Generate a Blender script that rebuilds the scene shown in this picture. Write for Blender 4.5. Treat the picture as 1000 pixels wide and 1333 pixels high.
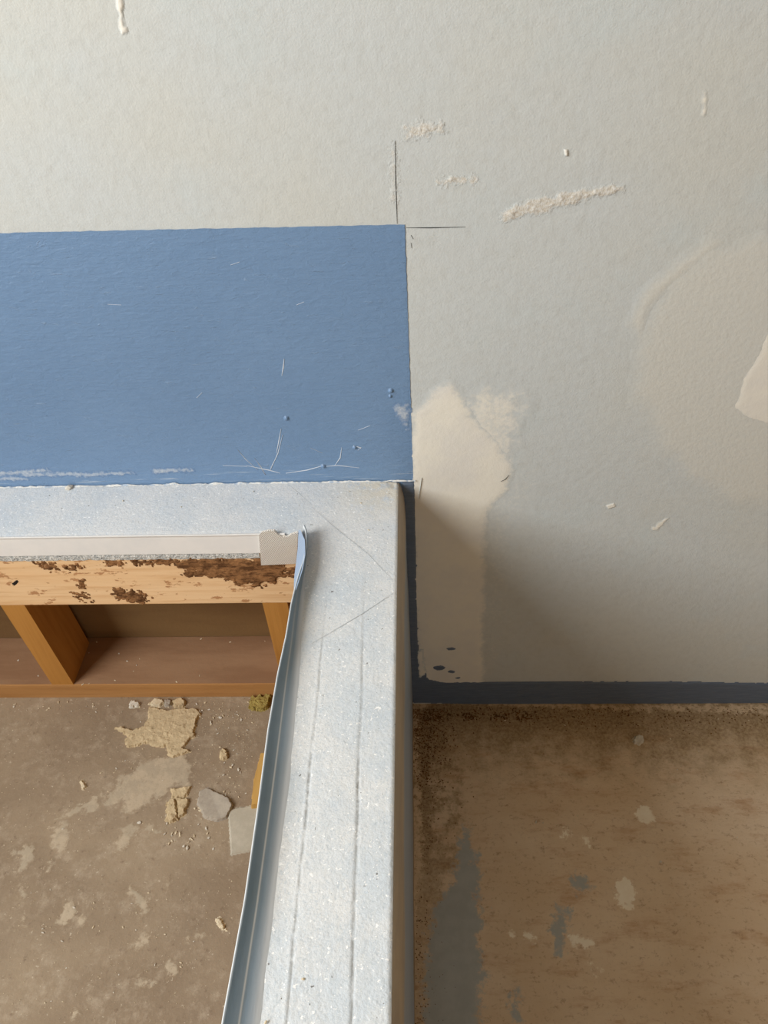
import bpy, bmesh, math, random
import numpy as np
from mathutils import Vector, Matrix, noise

for o in list(bpy.data.objects):
    bpy.data.objects.remove(o, do_unlink=True)
scene = bpy.context.scene
col = scene.collection
random.seed(7)

# ------------------------------------------------------------------ camera
F = 1000.0                                   # focal length in photo pixels (1000 x 1333)
S = 0.874                                    # metres: camera to back wall (studs 38 mm at 16 in centres)
HC = 1.495 * S                               # camera height over the lower floor
def _n(v): return v / np.linalg.norm(v)
_dn = _n(np.array([60, 1104, F])); _fw = _n(np.array([30, -(F*F + 1800)/1104, F])); _rt = np.cross(_dn, _fw)
RM = np.array([_rt, _fw, -_dn])              # photo ray (x right, y down, z forward) -> world
cam_d = bpy.data.cameras.new('camera'); cam = bpy.data.objects.new('camera', cam_d); col.objects.link(cam)
cam_d.sensor_fit = 'VERTICAL'; cam_d.sensor_height = 36; cam_d.lens = F/1333*36; cam_d.clip_start = 0.02
m = Matrix.Identity(4)
for r in range(3):
    m[r][0] = RM[r, 0]; m[r][1] = -RM[r, 1]; m[r][2] = -RM[r, 2]
m[2][3] = HC
cam.matrix_world = m
scene.camera = cam

# ------------------------------------------------------------------ world, daylight, exposure
w = bpy.data.worlds.new('world'); scene.world = w; w.use_nodes = True
w.node_tree.nodes['Background'].inputs[0].default_value = (0.80, 0.88, 1.0, 1)
w.node_tree.nodes['Background'].inputs[1].default_value = 0.6
WIN = dict(x=-1.65, y0=-1.30, y1=0.35, z0=1.08, z1=2.82)       # the window in the left wall
ld = bpy.data.lights.new('window_daylight', 'AREA'); ld.shape = 'RECTANGLE'
ld.size = WIN['z1']-WIN['z0']-0.1; ld.size_y = WIN['y1']-WIN['y0']-0.1; ld.energy = 90; ld.color = (0.975, 0.99, 1.0)
lo = bpy.data.objects.new('window_daylight', ld); col.objects.link(lo)
lo.location = (WIN['x']+0.0, (WIN['y0']+WIN['y1'])/2, (WIN['z0']+WIN['z1'])/2)
lo.rotation_euler = (0, -math.pi/2, 0)
FILL_WIN = dict(x0=0.5, x1=2.0, z0=1.5, z1=2.8, y=-3.2)             # unseen window added behind the camera to fill the shade
l2 = bpy.data.lights.new('rear_fill_light', 'AREA'); l2.shape = 'RECTANGLE'
l2.size = FILL_WIN['x1']-FILL_WIN['x0']-0.1; l2.size_y = FILL_WIN['z1']-FILL_WIN['z0']-0.1; l2.energy = 14; l2.color = (0.98, 0.985, 1.0)
l2o = bpy.data.objects.new('rear_fill_light', l2); col.objects.link(l2o)
l2o.location = ((FILL_WIN['x0']+FILL_WIN['x1'])/2, FILL_WIN['y'], (FILL_WIN['z0']+FILL_WIN['z1'])/2); l2o.rotation_euler = (math.pi/2, 0, 0)
vs = scene.view_settings; vs.view_transform = 'Standard'; vs.look = 'None'; vs.gamma = 1; vs.use_curve_mapping = False
vs.exposure = 0.0

# ------------------------------------------------------------------ pixel -> world on a known plane
def _ray(x, y): return RM @ np.array([x-500.0, y-666.5, F])
def onY(x, y, Y=S):
    r = _ray(x, y); k = Y/r[1]; return Vector((r[0]*k, Y, HC + r[2]*k))
def onZ(x, y, Z):
    r = _ray(x, y); k = (Z-HC)/r[2]; return Vector((r[0]*k, r[1]*k, Z))

WY = S                       # wall face
DY = 0.873*S                 # front of the stud wall
ZT = HC - 0.8333*S           # sill height
ZL = HC - 1.280*S            # upper (landing) floor
XR = -0.0315*S               # right edge of the arm
XL = -0.178*S                # left edge of the arm's flat top

# ------------------------------------------------------------------ material helpers
def srgb(r, g, b):
    f = lambda c: (c/255/12.92) if c/255 <= 0.04045 else ((c/255+0.055)/1.055)**2.4
    return (f(r), f(g), f(b), 1)
class NT:
    def __init__(s, name, rough=0.8, spec=0.3):
        s.m = bpy.data.materials.new(name); s.m.use_nodes = True; s.t = s.m.node_tree; s.t.nodes.clear()
        s.out = s.n('ShaderNodeOutputMaterial'); s.b = s.n('ShaderNodeBsdfPrincipled')
        s.l(s.b.outputs[0], s.out.inputs[0]); s.b.inputs['Roughness'].default_value = rough
        s.b.inputs['Specular IOR Level'].default_value = spec
        s.pos = s.n('ShaderNodeNewGeometry').outputs['Position']
        s.bumps = None
    def n(s, k): return s.t.nodes.new(k)
    def l(s, a, b): s.t.links.new(a, b)
    def setv(s, i, v):
        if hasattr(v, 'is_output'): s.l(v, i)
        else: i.default_value = v
    def scaled(s, sc):
        q = s.n('ShaderNodeMapping'); s.l(s.pos, q.inputs[0]); q.inputs['Scale'].default_value = sc; return q.outputs[0]
    def noise(s, scale, detail=4, rough=0.6, vec=None, dist=0.0):
        q = s.n('ShaderNodeTexNoise'); s.l(vec or s.pos, q.inputs['Vector']); q.inputs['Scale'].default_value = scale
        q.inputs['Detail'].default_value = detail; q.inputs['Roughness'].default_value = rough; q.inputs['Distortion'].default_value = dist
        return q.outputs[0]
    def ramp(s, v, a, b, lo=0.0, hi=1.0):
        q = s.n('ShaderNodeMapRange'); s.l(v, q.inputs[0]); q.inputs[1].default_value = a; q.inputs[2].default_value = b
        q.inputs[3].default_value = lo; q.inputs[4].default_value = hi; q.interpolation_type = 'SMOOTHSTEP'; return q.outputs[0]
    def mix(s, f, a, b):
        q = s.n('ShaderNodeMix'); q.data_type = 'RGBA'; s.setv(q.inputs[0], f); s.setv(q.inputs[6], a); s.setv(q.inputs[7], b); return q.outputs[2]
    def math(s, op, a, b=0.0):
        q = s.n('ShaderNodeMath'); q.operation = op; s.setv(q.inputs[0], a); s.setv(q.inputs[1], b); return q.outputs[0]
    def attr(s, name):
        q = s.n('ShaderNodeAttribute'); q.attribute_name = name; return q.outputs['Fac']
    def sep(s):
        q = s.n('ShaderNodeSeparateXYZ'); s.l(s.pos, q.inputs[0]); return q.outputs
    def color(s, c): s.setv(s.b.inputs['Base Color'], c); return s
    def bump(s, h, dist, strength=1.0):
        q = s.n('ShaderNodeBump'); s.l(h, q.inputs['Height']); q.inputs['Distance'].default_value = dist; q.inputs['Strength'].default_value = strength
        if s.bumps: s.l(s.bumps, q.inputs['Normal'])
        s.bumps = q.outputs[0]; s.l(s.bumps, s.b.inputs['Normal']); return s

# drywall paper colour, shared by the wall and by the thin coats that feather into it
def drywall_color(t):
    c = t.mix(t.ramp(t.noise(3.2, 5, 0.6), 0.35, 0.68), srgb(202, 206, 203), srgb(204, 205, 197))
    c = t.mix(t.ramp(t.noise(9, 4), 0.52, 0.75, 0, 0.5), c, srgb(198, 206, 204))
    c = t.mix(t.ramp(t.noise(70, 3, 0.7), 0.4, 0.75, 0, 0.35), c, srgb(190, 191, 184))
    c = t.mix(t.ramp(t.noise(420, 2), 0.70, 0.76, 0, 0.35), c, srgb(140, 138, 130))
    return c
def drywall_bump(t, k=1.0):
    t.bump(t.noise(95, 4, 0.55), 0.0006*k); t.bump(t.noise(420, 2, 0.5), 0.00022*k)

t = NT('drywall_paper', 0.75, 0.25); t.color(drywall_color(t)); drywall_bump(t); M_DRY = t.m
t = NT('bare_brown_sheathing', 0.85, 0.2); t.color(t.mix(t.ramp(t.noise(4, 5), 0.3, 0.7), srgb(152, 121, 66), srgb(136, 105, 52))); M_ROOM = t.m

t = NT('joint_compound', 0.7, 0.25)
a = t.math('ADD', t.attr('a'), t.ramp(t.noise(160, 4, 0.7), 0.3, 0.7, -0.16, 0.16))
cc = t.mix(t.ramp(t.noise(14, 3), 0.35, 0.65), srgb(236, 231, 216), srgb(229, 225, 214))
t.color(t.mix(t.ramp(a, 0.05, 0.85), drywall_color(t), cc)); t.bump(t.noise(60, 3), 0.0005); t.bump(t.noise(420, 2, 0.5), 0.00015); M_COMP = t.m
t = NT('sanded_compound', 0.75, 0.2)
a = t.math('ADD', t.attr('a'), t.ramp(t.noise(120, 4, 0.7), 0.3, 0.7, -0.08, 0.08))
t.color(t.mix(t.ramp(a, 0.02, 1.0, 0, 0.85), drywall_color(t), srgb(214, 212, 201))); t.bump(t.noise(150, 4, 0.6), 0.0006); M_SAND = t.m
t = NT('rough_streak_compound', 0.8, 0.2)
t.color(t.mix(t.ramp(t.attr('a'), 0.05, 0.6), drywall_color(t), t.mix(t.ramp(t.noise(300, 3), 0.4, 0.6), srgb(204, 197, 182), srgb(218, 216, 208)))); t.bump(t.noise(300, 3), 0.001); M_STREAK = t.m

def blue_paint(name, rough=0.36):
    t = NT(name, rough, 0.4)
    st = t.noise(34, 4, 0.6, t.scaled((1, 1, 4.5)))
    c = t.mix(t.ramp(t.noise(6, 3), 0.3, 0.7), srgb(115, 144, 177), srgb(119, 148, 181))
    c = t.mix(t.ramp(st, 0.3, 0.75, 0, 0.3), c, srgb(108, 137, 170))
    return t, c
t, c = blue_paint('blue_wall_paint')
z = t.sep()[2]
sm = t.math('MULTIPLY', t.ramp(z, ZT+0.045, ZT+0.006), t.ramp(t.noise(9, 5, 0.7, t.scaled((1, 1, 26))), 0.56, 0.70, 0, 0.75))
c = t.mix(sm, c, srgb(190, 200, 208))                      # dry white brush drags along the sill
c = t.mix(t.ramp(t.noise(260, 2), 0.75, 0.80, 0, 0.5), c, srgb(176, 192, 210))
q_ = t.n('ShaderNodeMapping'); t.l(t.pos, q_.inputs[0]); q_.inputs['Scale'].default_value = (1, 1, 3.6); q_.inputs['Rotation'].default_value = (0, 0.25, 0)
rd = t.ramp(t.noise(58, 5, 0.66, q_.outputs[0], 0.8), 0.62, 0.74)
t.color(t.mix(t.math('MULTIPLY', rd, 0.38), c, srgb(160, 184, 212)))  # lighter ridge tops: highlights put into the paint colour
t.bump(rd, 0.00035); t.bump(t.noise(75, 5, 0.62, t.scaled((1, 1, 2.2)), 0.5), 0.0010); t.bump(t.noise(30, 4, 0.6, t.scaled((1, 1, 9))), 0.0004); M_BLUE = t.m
t = NT('blue_band_paint', 0.4, 0.4)
c = t.mix(t.ramp(t.noise(30, 4, 0.6, t.scaled((1, 1, 8))), 0.35, 0.7), srgb(96, 110, 128), srgb(106, 120, 138))
t.color(c); t.bump(t.noise(50, 4, 0.6, t.scaled((1, 1, 6))), 0.0012); M_BAND = t.m
t = NT('white_smear_on_blue', 0.7, 0.2)
t.color(t.mix(t.math('ADD', t.attr('a'), t.ramp(t.noise(220, 4, 0.7), 0.3, 0.7, -0.35, 0.25)), srgb(110, 138, 172), srgb(192, 199, 205))); t.bump(t.noise(90, 3), 0.0008); M_SMEAR = t.m
t = NT('white_caulk', 0.7, 0.2); t.color(t.mix(t.ramp(t.noise(150, 3), 0.45, 0.65), srgb(226, 226, 220), srgb(170, 186, 202))); t.bump(t.noise(200, 3), 0.001); M_CAULK = t.m
t = NT('scratch_white', 0.8, 0.1); t.color(srgb(214, 220, 226)); M_SCR = t.m
t = NT('scratch_grey', 0.8, 0.1); t.color(srgb(182, 187, 188)); M_SCRG = t.m
t = NT('pencil_line', 0.7, 0.2); t.color(srgb(66, 68, 66)); M_PENCIL = t.m

# sill: white board misted with thin blue paint
t = NT('misted_sill_board', 0.62, 0.3)
X, Y, Z = t.sep()
base = t.mix(t.ramp(t.noise(11, 5, 0.65), 0.38, 0.66), srgb(224, 225, 223), srgb(208, 215, 219))
base = t.mix(t.ramp(t.noise(380, 3, 0.7), 0.48, 0.68, 0, 0.6), base, srgb(188, 198, 204))
base = t.mix(t.ramp(t.noise(230, 3, 0.7, t.scaled((1.0, 0.35, 1))), 0.52, 0.75, 0, 0.5), base, srgb(226, 228, 224))
corner = t.math('MULTIPLY', t.ramp(X, -0.16, -0.05), t.ramp(Y, WY-0.11, WY-0.01))
corner = t.math('MULTIPLY', corner, t.ramp(t.noise(60, 4, 0.7), 0.30, 0.55))
base = t.mix(corner, base, srgb(226, 219, 202))
base = t.mix(t.ramp(t.noise(250, 2), 0.655, 0.69, 0, 0.95), base, srgb(250, 250, 247))
base = t.mix(t.ramp(t.noise(170, 2), 0.73, 0.75, 0, 0.8), base, srgb(96, 92, 84))
base = t.mix(t.math('MULTIPLY', t.attr('crease'), t.ramp(t.noise(120, 3), 0.25, 0.62, 0.25, 0.95)), base, srgb(122, 119, 112))
t.color(base); t.bump(t.noise(160, 4, 0.65), 0.0010); M_SILL = t.m

t = NT('peeled_bead_face', 0.55, 0.35)
c = t.mix(t.ramp(t.noise(14, 4), 0.35, 0.65), srgb(128, 148, 164), srgb(120, 141, 156))
c = t.mix(t.attr('crease'), c, srgb(226, 228, 226)); c = t.mix(t.attr('inner'), c, srgb(209, 214, 217))
t.color(c); t.bump(t.noise(220, 3, 0.6, t.scaled((1, 0.2, 1))), 0.0003); M_BEADF = t.m
t = NT('bead_white', 0.5, 0.3); t.color(t.mix(t.ramp(t.noise(20, 3), 0.35, 0.65), srgb(236, 233, 227), srgb(230, 228, 223))); M_BEAD = t.m
t = NT('bead_edge_white', 0.6, 0.3); t.color(srgb(232, 232, 228)); M_EDGE = t.m
t = NT('broken_gypsum', 0.9, 0.1)
c = t.mix(t.ramp(t.noise(260, 4, 0.7), 0.42, 0.58), srgb(238, 236, 228), srgb(190, 192, 188)); c = t.mix(t.ramp(t.noise(330, 3), 0.6, 0.66), c, srgb(90, 96, 100))
t.color(c); t.bump(t.noise(300, 4, 0.7), 0.004); M_GYP = t.m
t = NT('mesh_tape', 0.8, 0.15)
wv = t.n('ShaderNodeTexWave'); wv.inputs['Scale'].default_value = 210; wv.bands_direction = 'DIAGONAL'; t.l(t.scaled((1, 0.2, 1)), wv.inputs[0])
wv2 = t.n('ShaderNodeTexWave'); wv2.inputs['Scale'].default_value = 210; wv2.bands_direction = 'DIAGONAL'; t.l(t.scaled((-1, 0.2, 1)), wv2.inputs[0])
hh = t.math('ADD', wv.outputs['Fac'], wv2.outputs['Fac'])
t.color(t.mix(t.ramp(hh, 0.4, 1.6), srgb(226, 219, 206), srgb(244, 238, 228))); t.bump(hh, 0.0008); M_TAPE = t.m
t = NT('mesh_tape_blue', 0.7, 0.2)
wv = t.n('ShaderNodeTexWave'); wv.inputs['Scale'].default_value = 170; wv.bands_direction = 'Y'; t.l(t.pos, wv.inputs[0])
t.color(t.mix(wv.outputs['Fac'], srgb(150, 172, 200), srgb(186, 200, 216))); t.bump(wv.outputs['Fac'], 0.0006); M_TAPEB = t.m

def wood(name, c1, c2, c3, vec, stains=None, fine=1.0, rough=0.7):
    t = NT(name, rough, 0.25)
    g = t.noise(16, 4, 0.55, t.scaled(vec), 0.6)
    c = t.mix(t.ramp(g, 0.32, 0.68), srgb(*c1), srgb(*c2))
    g2 = t.noise(60, 4, 0.6, t.scaled(vec))
    c = t.mix(t.ramp(g2, 0.45, 0.7, 0, 0.55*fine), c, srgb(*c3))
    if stains:
        c = t.mix(t.ramp(t.noise(52, 5, 0.7, t.scaled((0.5, 1, 1.1))), 0.585, 0.62, 0, 0.8), c, srgb(*stains))
    t.color(c); t.bump(g2, 0.0006); return t.m
M_HDR = wood('pale_pine', (240, 204, 158), (232, 190, 140), (212, 164, 112), (0.12, 1, 1.6), (172, 118, 74))
M_STUD = wood('orange_pine_vertical', (190, 136, 68), (180, 126, 60), (164, 110, 50), (1.6, 1.6, 0.08))
M_PLATE = wood('orange_pine_horizontal', (188, 140, 88), (178, 130, 78), (160, 112, 64), (0.1, 1.4, 1.4))
t = NT('dusty_plate_top', 0.8, 0.2); t.color(t.mix(t.ramp(t.noise(16, 5, 0.6, t.scaled((0.25, 1.3, 1))), 0.35, 0.66), srgb(158, 124, 94), srgb(142, 108, 80))); t.bump(t.noise(90, 4), 0.0005); M_PTOP = t.m
M_YPINE = wood('yellow_pine', (206, 166, 96), (196, 150, 80), (180, 136, 70), (1.4, 0.1, 1.4))
t = NT('bark', 0.9, 0.15); t.color(t.mix(t.ramp(t.noise(120, 5, 0.75, t.scaled((0.4, 1, 1))), 0.36, 0.62), srgb(92, 62, 38), srgb(158, 114, 74))); t.bump(t.noise(130, 5, 0.7, t.scaled((0.4, 1, 1))), 0.002); M_BARK = t.m
t = NT('brown_board_back', 0.85, 0.15); t.color(t.mix(t.ramp(t.noise(7, 4, 0.6, t.scaled((0.4, 1, 2))), 0.35, 0.7), srgb(134, 106, 70), srgb(122, 94, 62))); t.bump(t.noise(160, 3), 0.0005); M_BACK = t.m
t = NT('dark_knot', 0.8, 0.2); t.color(srgb(36, 30, 26)); M_DARK = t.m

# side of the arm: bare tan compound above, thin blue-grey paint below
t = NT('side_of_arm', 0.5, 0.35)
X, Y, Z = t.sep()
e = t.math('ADD', Z, t.ramp(t.noise(6, 3), 0.3, 0.7, -0.012, 0.012))
c = t.mix(t.ramp(e, ZT-0.045, ZT-0.085), t.mix(t.ramp(t.noise(30, 4, 0.6, t.scaled((1, 0.3, 1))), 0.35, 0.65), srgb(186, 172, 150), srgb(170, 158, 142)), srgb(150, 164, 180))
c = t.mix(t.ramp(e, 0.085, 0.05), c, srgb(160, 138, 110))
t.color(c); t.bump(t.noise(120, 4, 0.6, t.scaled((1, 0.25, 1))), 0.0010); M_SIDE = t.m

# upper floor: dusty brown sheathing with trodden plaster
def upper_floor_color(t):
    c = t.mix(t.ramp(t.noise(5, 6, 0.6), 0.35, 0.66), srgb(144, 126, 104), srgb(162, 144, 120))
    c = t.mix(t.ramp(t.noise(2.2, 3), 0.45, 0.7, 0, 0.6), c, srgb(126, 110, 94))
    c = t.mix(t.ramp(t.noise(34, 6, 0.75), 0.48, 0.72, 0, 0.75), c, srgb(178, 162, 140))
    c = t.mix(t.ramp(t.noise(90, 4, 0.7), 0.58, 0.72, 0, 0.5), c, srgb(118, 98, 80))
    c = t.mix(t.ramp(t.noise(210, 3), 0.66, 0.72, 0, 0.6), c, srgb(206, 192, 170))
    return c
t = NT('dusty_sheathing', 0.85, 0.2); t.color(upper_floor_color(t)); t.bump(t.noise(90, 5, 0.65), 0.0012); M_UP = t.m
t = NT('trodden_plaster', 0.9, 0.1)
a = t.math('ADD', t.attr('a'), t.ramp(t.noise(150, 5, 0.75), 0.3, 0.7, -0.4, 0.3))
t.color(t.mix(t.ramp(a, 0.0, 0.6, 0, 0.95), upper_floor_color(t), t.mix(t.ramp(t.noise(50, 3), 0.4, 0.6), srgb(188, 172, 148), srgb(176, 162, 140)))); t.bump(t.noise(150, 4), 0.0008); M_SPL = t.m
# lower floor: worn reddish plywood, dust near the walls
def lower_floor_color(t):
    c = t.mix(t.ramp(t.noise(6, 6, 0.62, t.scaled((0.8, 1.2, 1))), 0.35, 0.66), srgb(212, 186, 154), srgb(222, 200, 172))
    c = t.mix(t.ramp(t.noise(20, 5, 0.7, t.scaled((0.5, 1.4, 1))), 0.50, 0.72, 0, 0.75), c, srgb(186, 146, 110))
    c = t.mix(t.ramp(t.noise(120, 5, 0.7), 0.56, 0.70, 0, 0.5), c, srgb(146, 108, 76))
    c = t.mix(t.ramp(t.noise(70, 6, 0.75, t.scaled((0.75, 1.2, 1))), 0.54, 0.70, 0, 0.55), c, srgb(140, 98, 68))
    c = t.mix(t.ramp(t.noise(34, 5, 0.75), 0.54, 0.78, 0, 0.7), c, srgb(218, 192, 164))
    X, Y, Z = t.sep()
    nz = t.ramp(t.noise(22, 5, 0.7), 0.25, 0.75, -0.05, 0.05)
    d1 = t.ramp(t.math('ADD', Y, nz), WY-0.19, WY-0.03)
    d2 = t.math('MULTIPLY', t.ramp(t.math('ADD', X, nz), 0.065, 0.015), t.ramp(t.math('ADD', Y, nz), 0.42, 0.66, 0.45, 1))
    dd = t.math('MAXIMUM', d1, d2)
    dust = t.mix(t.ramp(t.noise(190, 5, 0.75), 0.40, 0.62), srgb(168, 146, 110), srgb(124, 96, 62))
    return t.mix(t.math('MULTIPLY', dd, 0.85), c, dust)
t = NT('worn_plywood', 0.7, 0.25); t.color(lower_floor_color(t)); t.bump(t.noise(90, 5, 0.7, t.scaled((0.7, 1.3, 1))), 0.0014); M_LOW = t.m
def floor_coat(name, rgb, rgb2, lo, hi):
    t = NT(name, 0.65, 0.25)
    a = t.math('ADD', t.attr('a'), t.ramp(t.noise(110, 5, 0.75), 0.3, 0.7, -0.35, 0.25))
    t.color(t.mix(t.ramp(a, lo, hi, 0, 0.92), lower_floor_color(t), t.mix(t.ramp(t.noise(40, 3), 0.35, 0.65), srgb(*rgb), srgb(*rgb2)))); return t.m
M_BSMEAR = floor_coat('blue_grey_floor_paint', (170, 174, 172), (162, 166, 164), 0.05, 0.6)
M_WSPOT = floor_coat('pale_floor_spot', (248, 238, 218), (242, 230, 208), -0.05, 0.4)
M_TSPOT = floor_coat('tan_floor_edge', (222, 198, 166), (210, 186, 154), 0.0, 0.6)

def simple(name, rgb, rgb2, sc=80, bump=0.0008):
    t = NT(name, 0.9, 0.1); t.color(t.mix(t.ramp(t.noise(sc, 4, 0.65), 0.35, 0.65), srgb(*rgb), srgb(*rgb2))); t.bump(t.noise(sc*2, 3), bump); return t.m
M_PLAS = simple('cream_plaster', (206, 186, 150), (188, 168, 134), 90, 0.0012)
M_CHIPG = simple('grey_paper_chip', (178, 168, 152), (164, 154, 140), 60)
M_CARD = simple('pale_card', (192, 184, 166), (180, 172, 154), 50, 0.0004)
M_CRUMB = simple('crumb_plaster', (222, 208, 180), (204, 188, 158))
M_CRUMBW = simple('crumb_white', (216, 210, 196), (200, 192, 176))
M_GRAIN = simple('dirt_grain', (122, 84, 44), (96, 66, 36))
M_MOSS = simple('yellow_insulation', (176, 158, 92), (150, 130, 72), 120, 0.003)
M_FRAME = simple('white_window_frame', (224, 224, 220), (216, 216, 212))

# ------------------------------------------------------------------ mesh helpers
def link(name, verts, faces, mat, parent=None, smooth=False, attrs=None):
    me = bpy.data.meshes.new(name)
    top_ = parent.parent if parent is not None and parent.parent is not None else parent
    off = Vector(top_['_o']) if top_ is not None and '_o' in top_ else Vector((0, 0, 0))
    me.from_pydata([Vector(v)-off for v in verts], [], faces)
    if attrs:
        for k, v in attrs.items():
            at = me.attributes.new(k, 'FLOAT', 'POINT'); at.data.foreach_set('value', np.asarray(v, dtype=np.float32))
    if smooth: me.polygons.foreach_set('use_smooth', [True]*len(me.polygons))
    me.materials.append(mat)
    o = bpy.data.objects.new(name, me); col.objects.link(o)
    if parent is not None: o.parent = parent
    return o
def box_data(x0, x1, y0, y1, z0, z1):
    v = [(x0,y0,z0),(x1,y0,z0),(x1,y1,z0),(x0,y1,z0),(x0,y0,z1),(x1,y0,z1),(x1,y1,z1),(x0,y1,z1)]
    return v, [(0,3,2,1),(4,5,6,7),(0,1,5,4),(1,2,6,5),(2,3,7,6),(3,0,4,7)]
def box(name, b, mat, parent=None, bevel=0.0):
    v, f = box_data(*b); o = link(name, v, f, mat, parent)
    if bevel:
        bm = bmesh.new(); bm.from_mesh(o.data)
        bmesh.ops.bevel(bm, geom=bm.edges[:], offset=bevel, segments=2, affect='EDGES', profile=0.7); bm.to_mesh(o.data); bm.free()
    return o
def boxes(name, bs, mat, parent=None):
    V, Fs = [], []
    for b in bs:
        v, f = box_data(*b); k = len(V); V += v; Fs += [tuple(i+k for i in q) for q in f]
    return link(name, V, Fs, mat, parent)
def thing(name, loc, label, cat, group=None):
    o = bpy.data.objects.new(name, None); o.empty_display_size = 0.05; col.objects.link(o); o.location = loc
    o['_o'] = tuple(loc); tag(o, label, cat, group); return o
def tag(o, label, cat, group=None):
    o['label'] = label; o['category'] = cat
    if group: o['group'] = group
    return o
def struct(o, label=None):
    o['kind'] = 'structure'
    if label: o['label'] = label
    return o
def fb(x, y, z, sc, oc=4): return noise.fractal(Vector((x*sc, y*sc, z*sc)), 0.8, 2.1, oc)

def sdf(px, py, poly):
    """signed distance (positive inside) of many points to a polygon"""
    n = len(poly); d = np.full(px.shape, 1e9); ins = np.zeros(px.shape, bool)
    for i in range(n):
        ax, ay = poly[i]; bx, by = poly[(i+1) % n]
        ex, ey = bx-ax, by-ay; L = ex*ex+ey*ey+1e-18
        tt = np.clip(((px-ax)*ex+(py-ay)*ey)/L, 0, 1)
        d = np.minimum(d, np.hypot(px-ax-tt*ex, py-ay-tt*ey))
        c = ((ay > py) != (by > py)) & (px < (bx-ax)*(py-ay)/((by-ay) if by != ay else 1e-18)+ax)
        ins ^= c
    return np.where(ins, d, -d)
def coat(name, parent, plane, polys, mat, feather=0.01, thick=0.0008, res=0.003, warp=0.004, wsc=60, lump=0.0, cut=0.03, amax=1.0, base=0.0002, power=1.0):
    """thin coat of material on a wall ('y', face toward -y) or floor ('z', face up): irregular outline, feathered thickness"""
    axis, val = plane
    P = [[(p.x, p.z if axis == 'y' else p.y) for p in poly] for poly in polys]
    xs = [q[0] for poly in P for q in poly]; ys = [q[1] for poly in P for q in poly]; g = feather+warp+res
    ux = np.arange(min(xs)-g, max(xs)+g, res); uy = np.arange(min(ys)-g, max(ys)+g, res)
    GX, GY = np.meshgrid(ux, uy); fx, fy = GX.ravel(), GY.ravel()
    seed = len(bpy.data.objects)*0.37
    wn = np.array([fb(a_, b_, seed, wsc, 4) for a_, b_ in zip(fx, fy)])
    d = np.full(fx.shape, -1e9)
    for poly in P: d = np.maximum(d, sdf(fx, fy, poly))
    d = d+wn*warp
    a = np.clip(d/feather+0.5, 0, 1)**power*amax
    ln = np.array([fb(a_, b_, seed+9, 110, 3) for a_, b_ in zip(fx, fy)]) if lump else 0
    h = base+a*thick+a*lump*np.clip(ln, 0, 2)
    keep = a > cut
    nx, ny = len(ux), len(uy)
    idx = -np.ones(nx*ny, int); V = []; A = []; Fs = []
    K = keep.reshape(ny, nx)
    quad = K[:-1, :-1] | K[1:, :-1] | K[:-1, 1:] | K[1:, 1:]
    def vi(k):
        if idx[k] < 0:
            idx[k] = len(V); hh = h[k] if keep[k] else base*0.5
            V.append((fx[k], val-hh, fy[k]) if axis == 'y' else (fx[k], fy[k], val+hh)); A.append(a[k])
        return idx[k]
    for j, i in zip(*np.nonzero(quad)):
        k = j*nx+i; Fs.append((vi(k), vi(k+1), vi(k+nx+1), vi(k+nx)))
    return link(name, V, Fs, mat, parent, True, {'a': A})
def ribbon(name, parent, plane, pts, width, mat, lift=0.0006):
    axis, val = plane; V = []; Fs = []
    for i, p in enumerate(pts):
        q = pts[min(i+1, len(pts)-1)]-pts[max(i-1, 0)]
        nrm = Vector((-q.z, 0, q.x)) if axis == 'y' else Vector((-q.y, q.x, 0))
        nrm.normalize(); ww = width*(1.0 if 0 < i < len(pts)-1 else 0.35)/2
        lf = Vector((0, -lift, 0)) if axis == 'y' else Vector((0, 0, lift))
        V += [p-nrm*ww, p+lf, p+nrm*ww]
    for i in range(len(pts)-1):
        k = 3*i; Fs += [(k, k+1, k+4, k+3), (k+1, k+2, k+5, k+4)]
    return link(name, V, Fs, mat, parent)
def wpx(pts): return [onY(x, y, WY) for x, y in pts]
def upx(pts): return [onZ(x, y, ZL) for x, y in pts]
def lpx(pts): return [onZ(x, y, 0.0) for x, y in pts]
def zo(pts, ox, oy, k): return [(ox+x/k, oy+y/k) for x, y in pts]

# ------------------------------------------------------------------ the room
RX0, RX1, RY0, RZ1 = WIN['x']-0.06, 3.6, FILL_WIN['y']-0.06, 3.1
wall = struct(box('wall_back', (RX0-0.1, RX1+0.1, WY, WY+0.12, -0.1, RZ1), M_DRY))
struct(box('wall_right', (RX1, RX1+0.1, RY0, WY, -0.1, RZ1), M_ROOM))
fy0, fy1 = RY0-0.1, RY0
struct(boxes('wall_front', [(RX0-0.1, FILL_WIN['x0'], fy0, fy1, -0.1, RZ1), (FILL_WIN['x1'], RX1+0.1, fy0, fy1, -0.1, RZ1),
    (FILL_WIN['x0'], FILL_WIN['x1'], fy0, fy1, -0.1, FILL_WIN['z0']), (FILL_WIN['x0'], FILL_WIN['x1'], fy0, fy1, FILL_WIN['z1'], RZ1)], M_ROOM))
struct(boxes('added_rear_window', [(FILL_WIN['x0'], FILL_WIN['x0']+0.04, fy0-0.01, fy1+0.015, FILL_WIN['z0'], FILL_WIN['z1']), (FILL_WIN['x1']-0.04, FILL_WIN['x1'], fy0-0.01, fy1+0.015, FILL_WIN['z0'], FILL_WIN['z1']),
    (FILL_WIN['x0']+0.04, FILL_WIN['x1']-0.04, fy0-0.01, fy1+0.015, FILL_WIN['z0'], FILL_WIN['z0']+0.04), (FILL_WIN['x0']+0.04, FILL_WIN['x1']-0.04, fy0-0.01, fy1+0.015, FILL_WIN['z1']-0.04, FILL_WIN['z1'])], M_FRAME))  # frame around the added fill light, out of view
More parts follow.
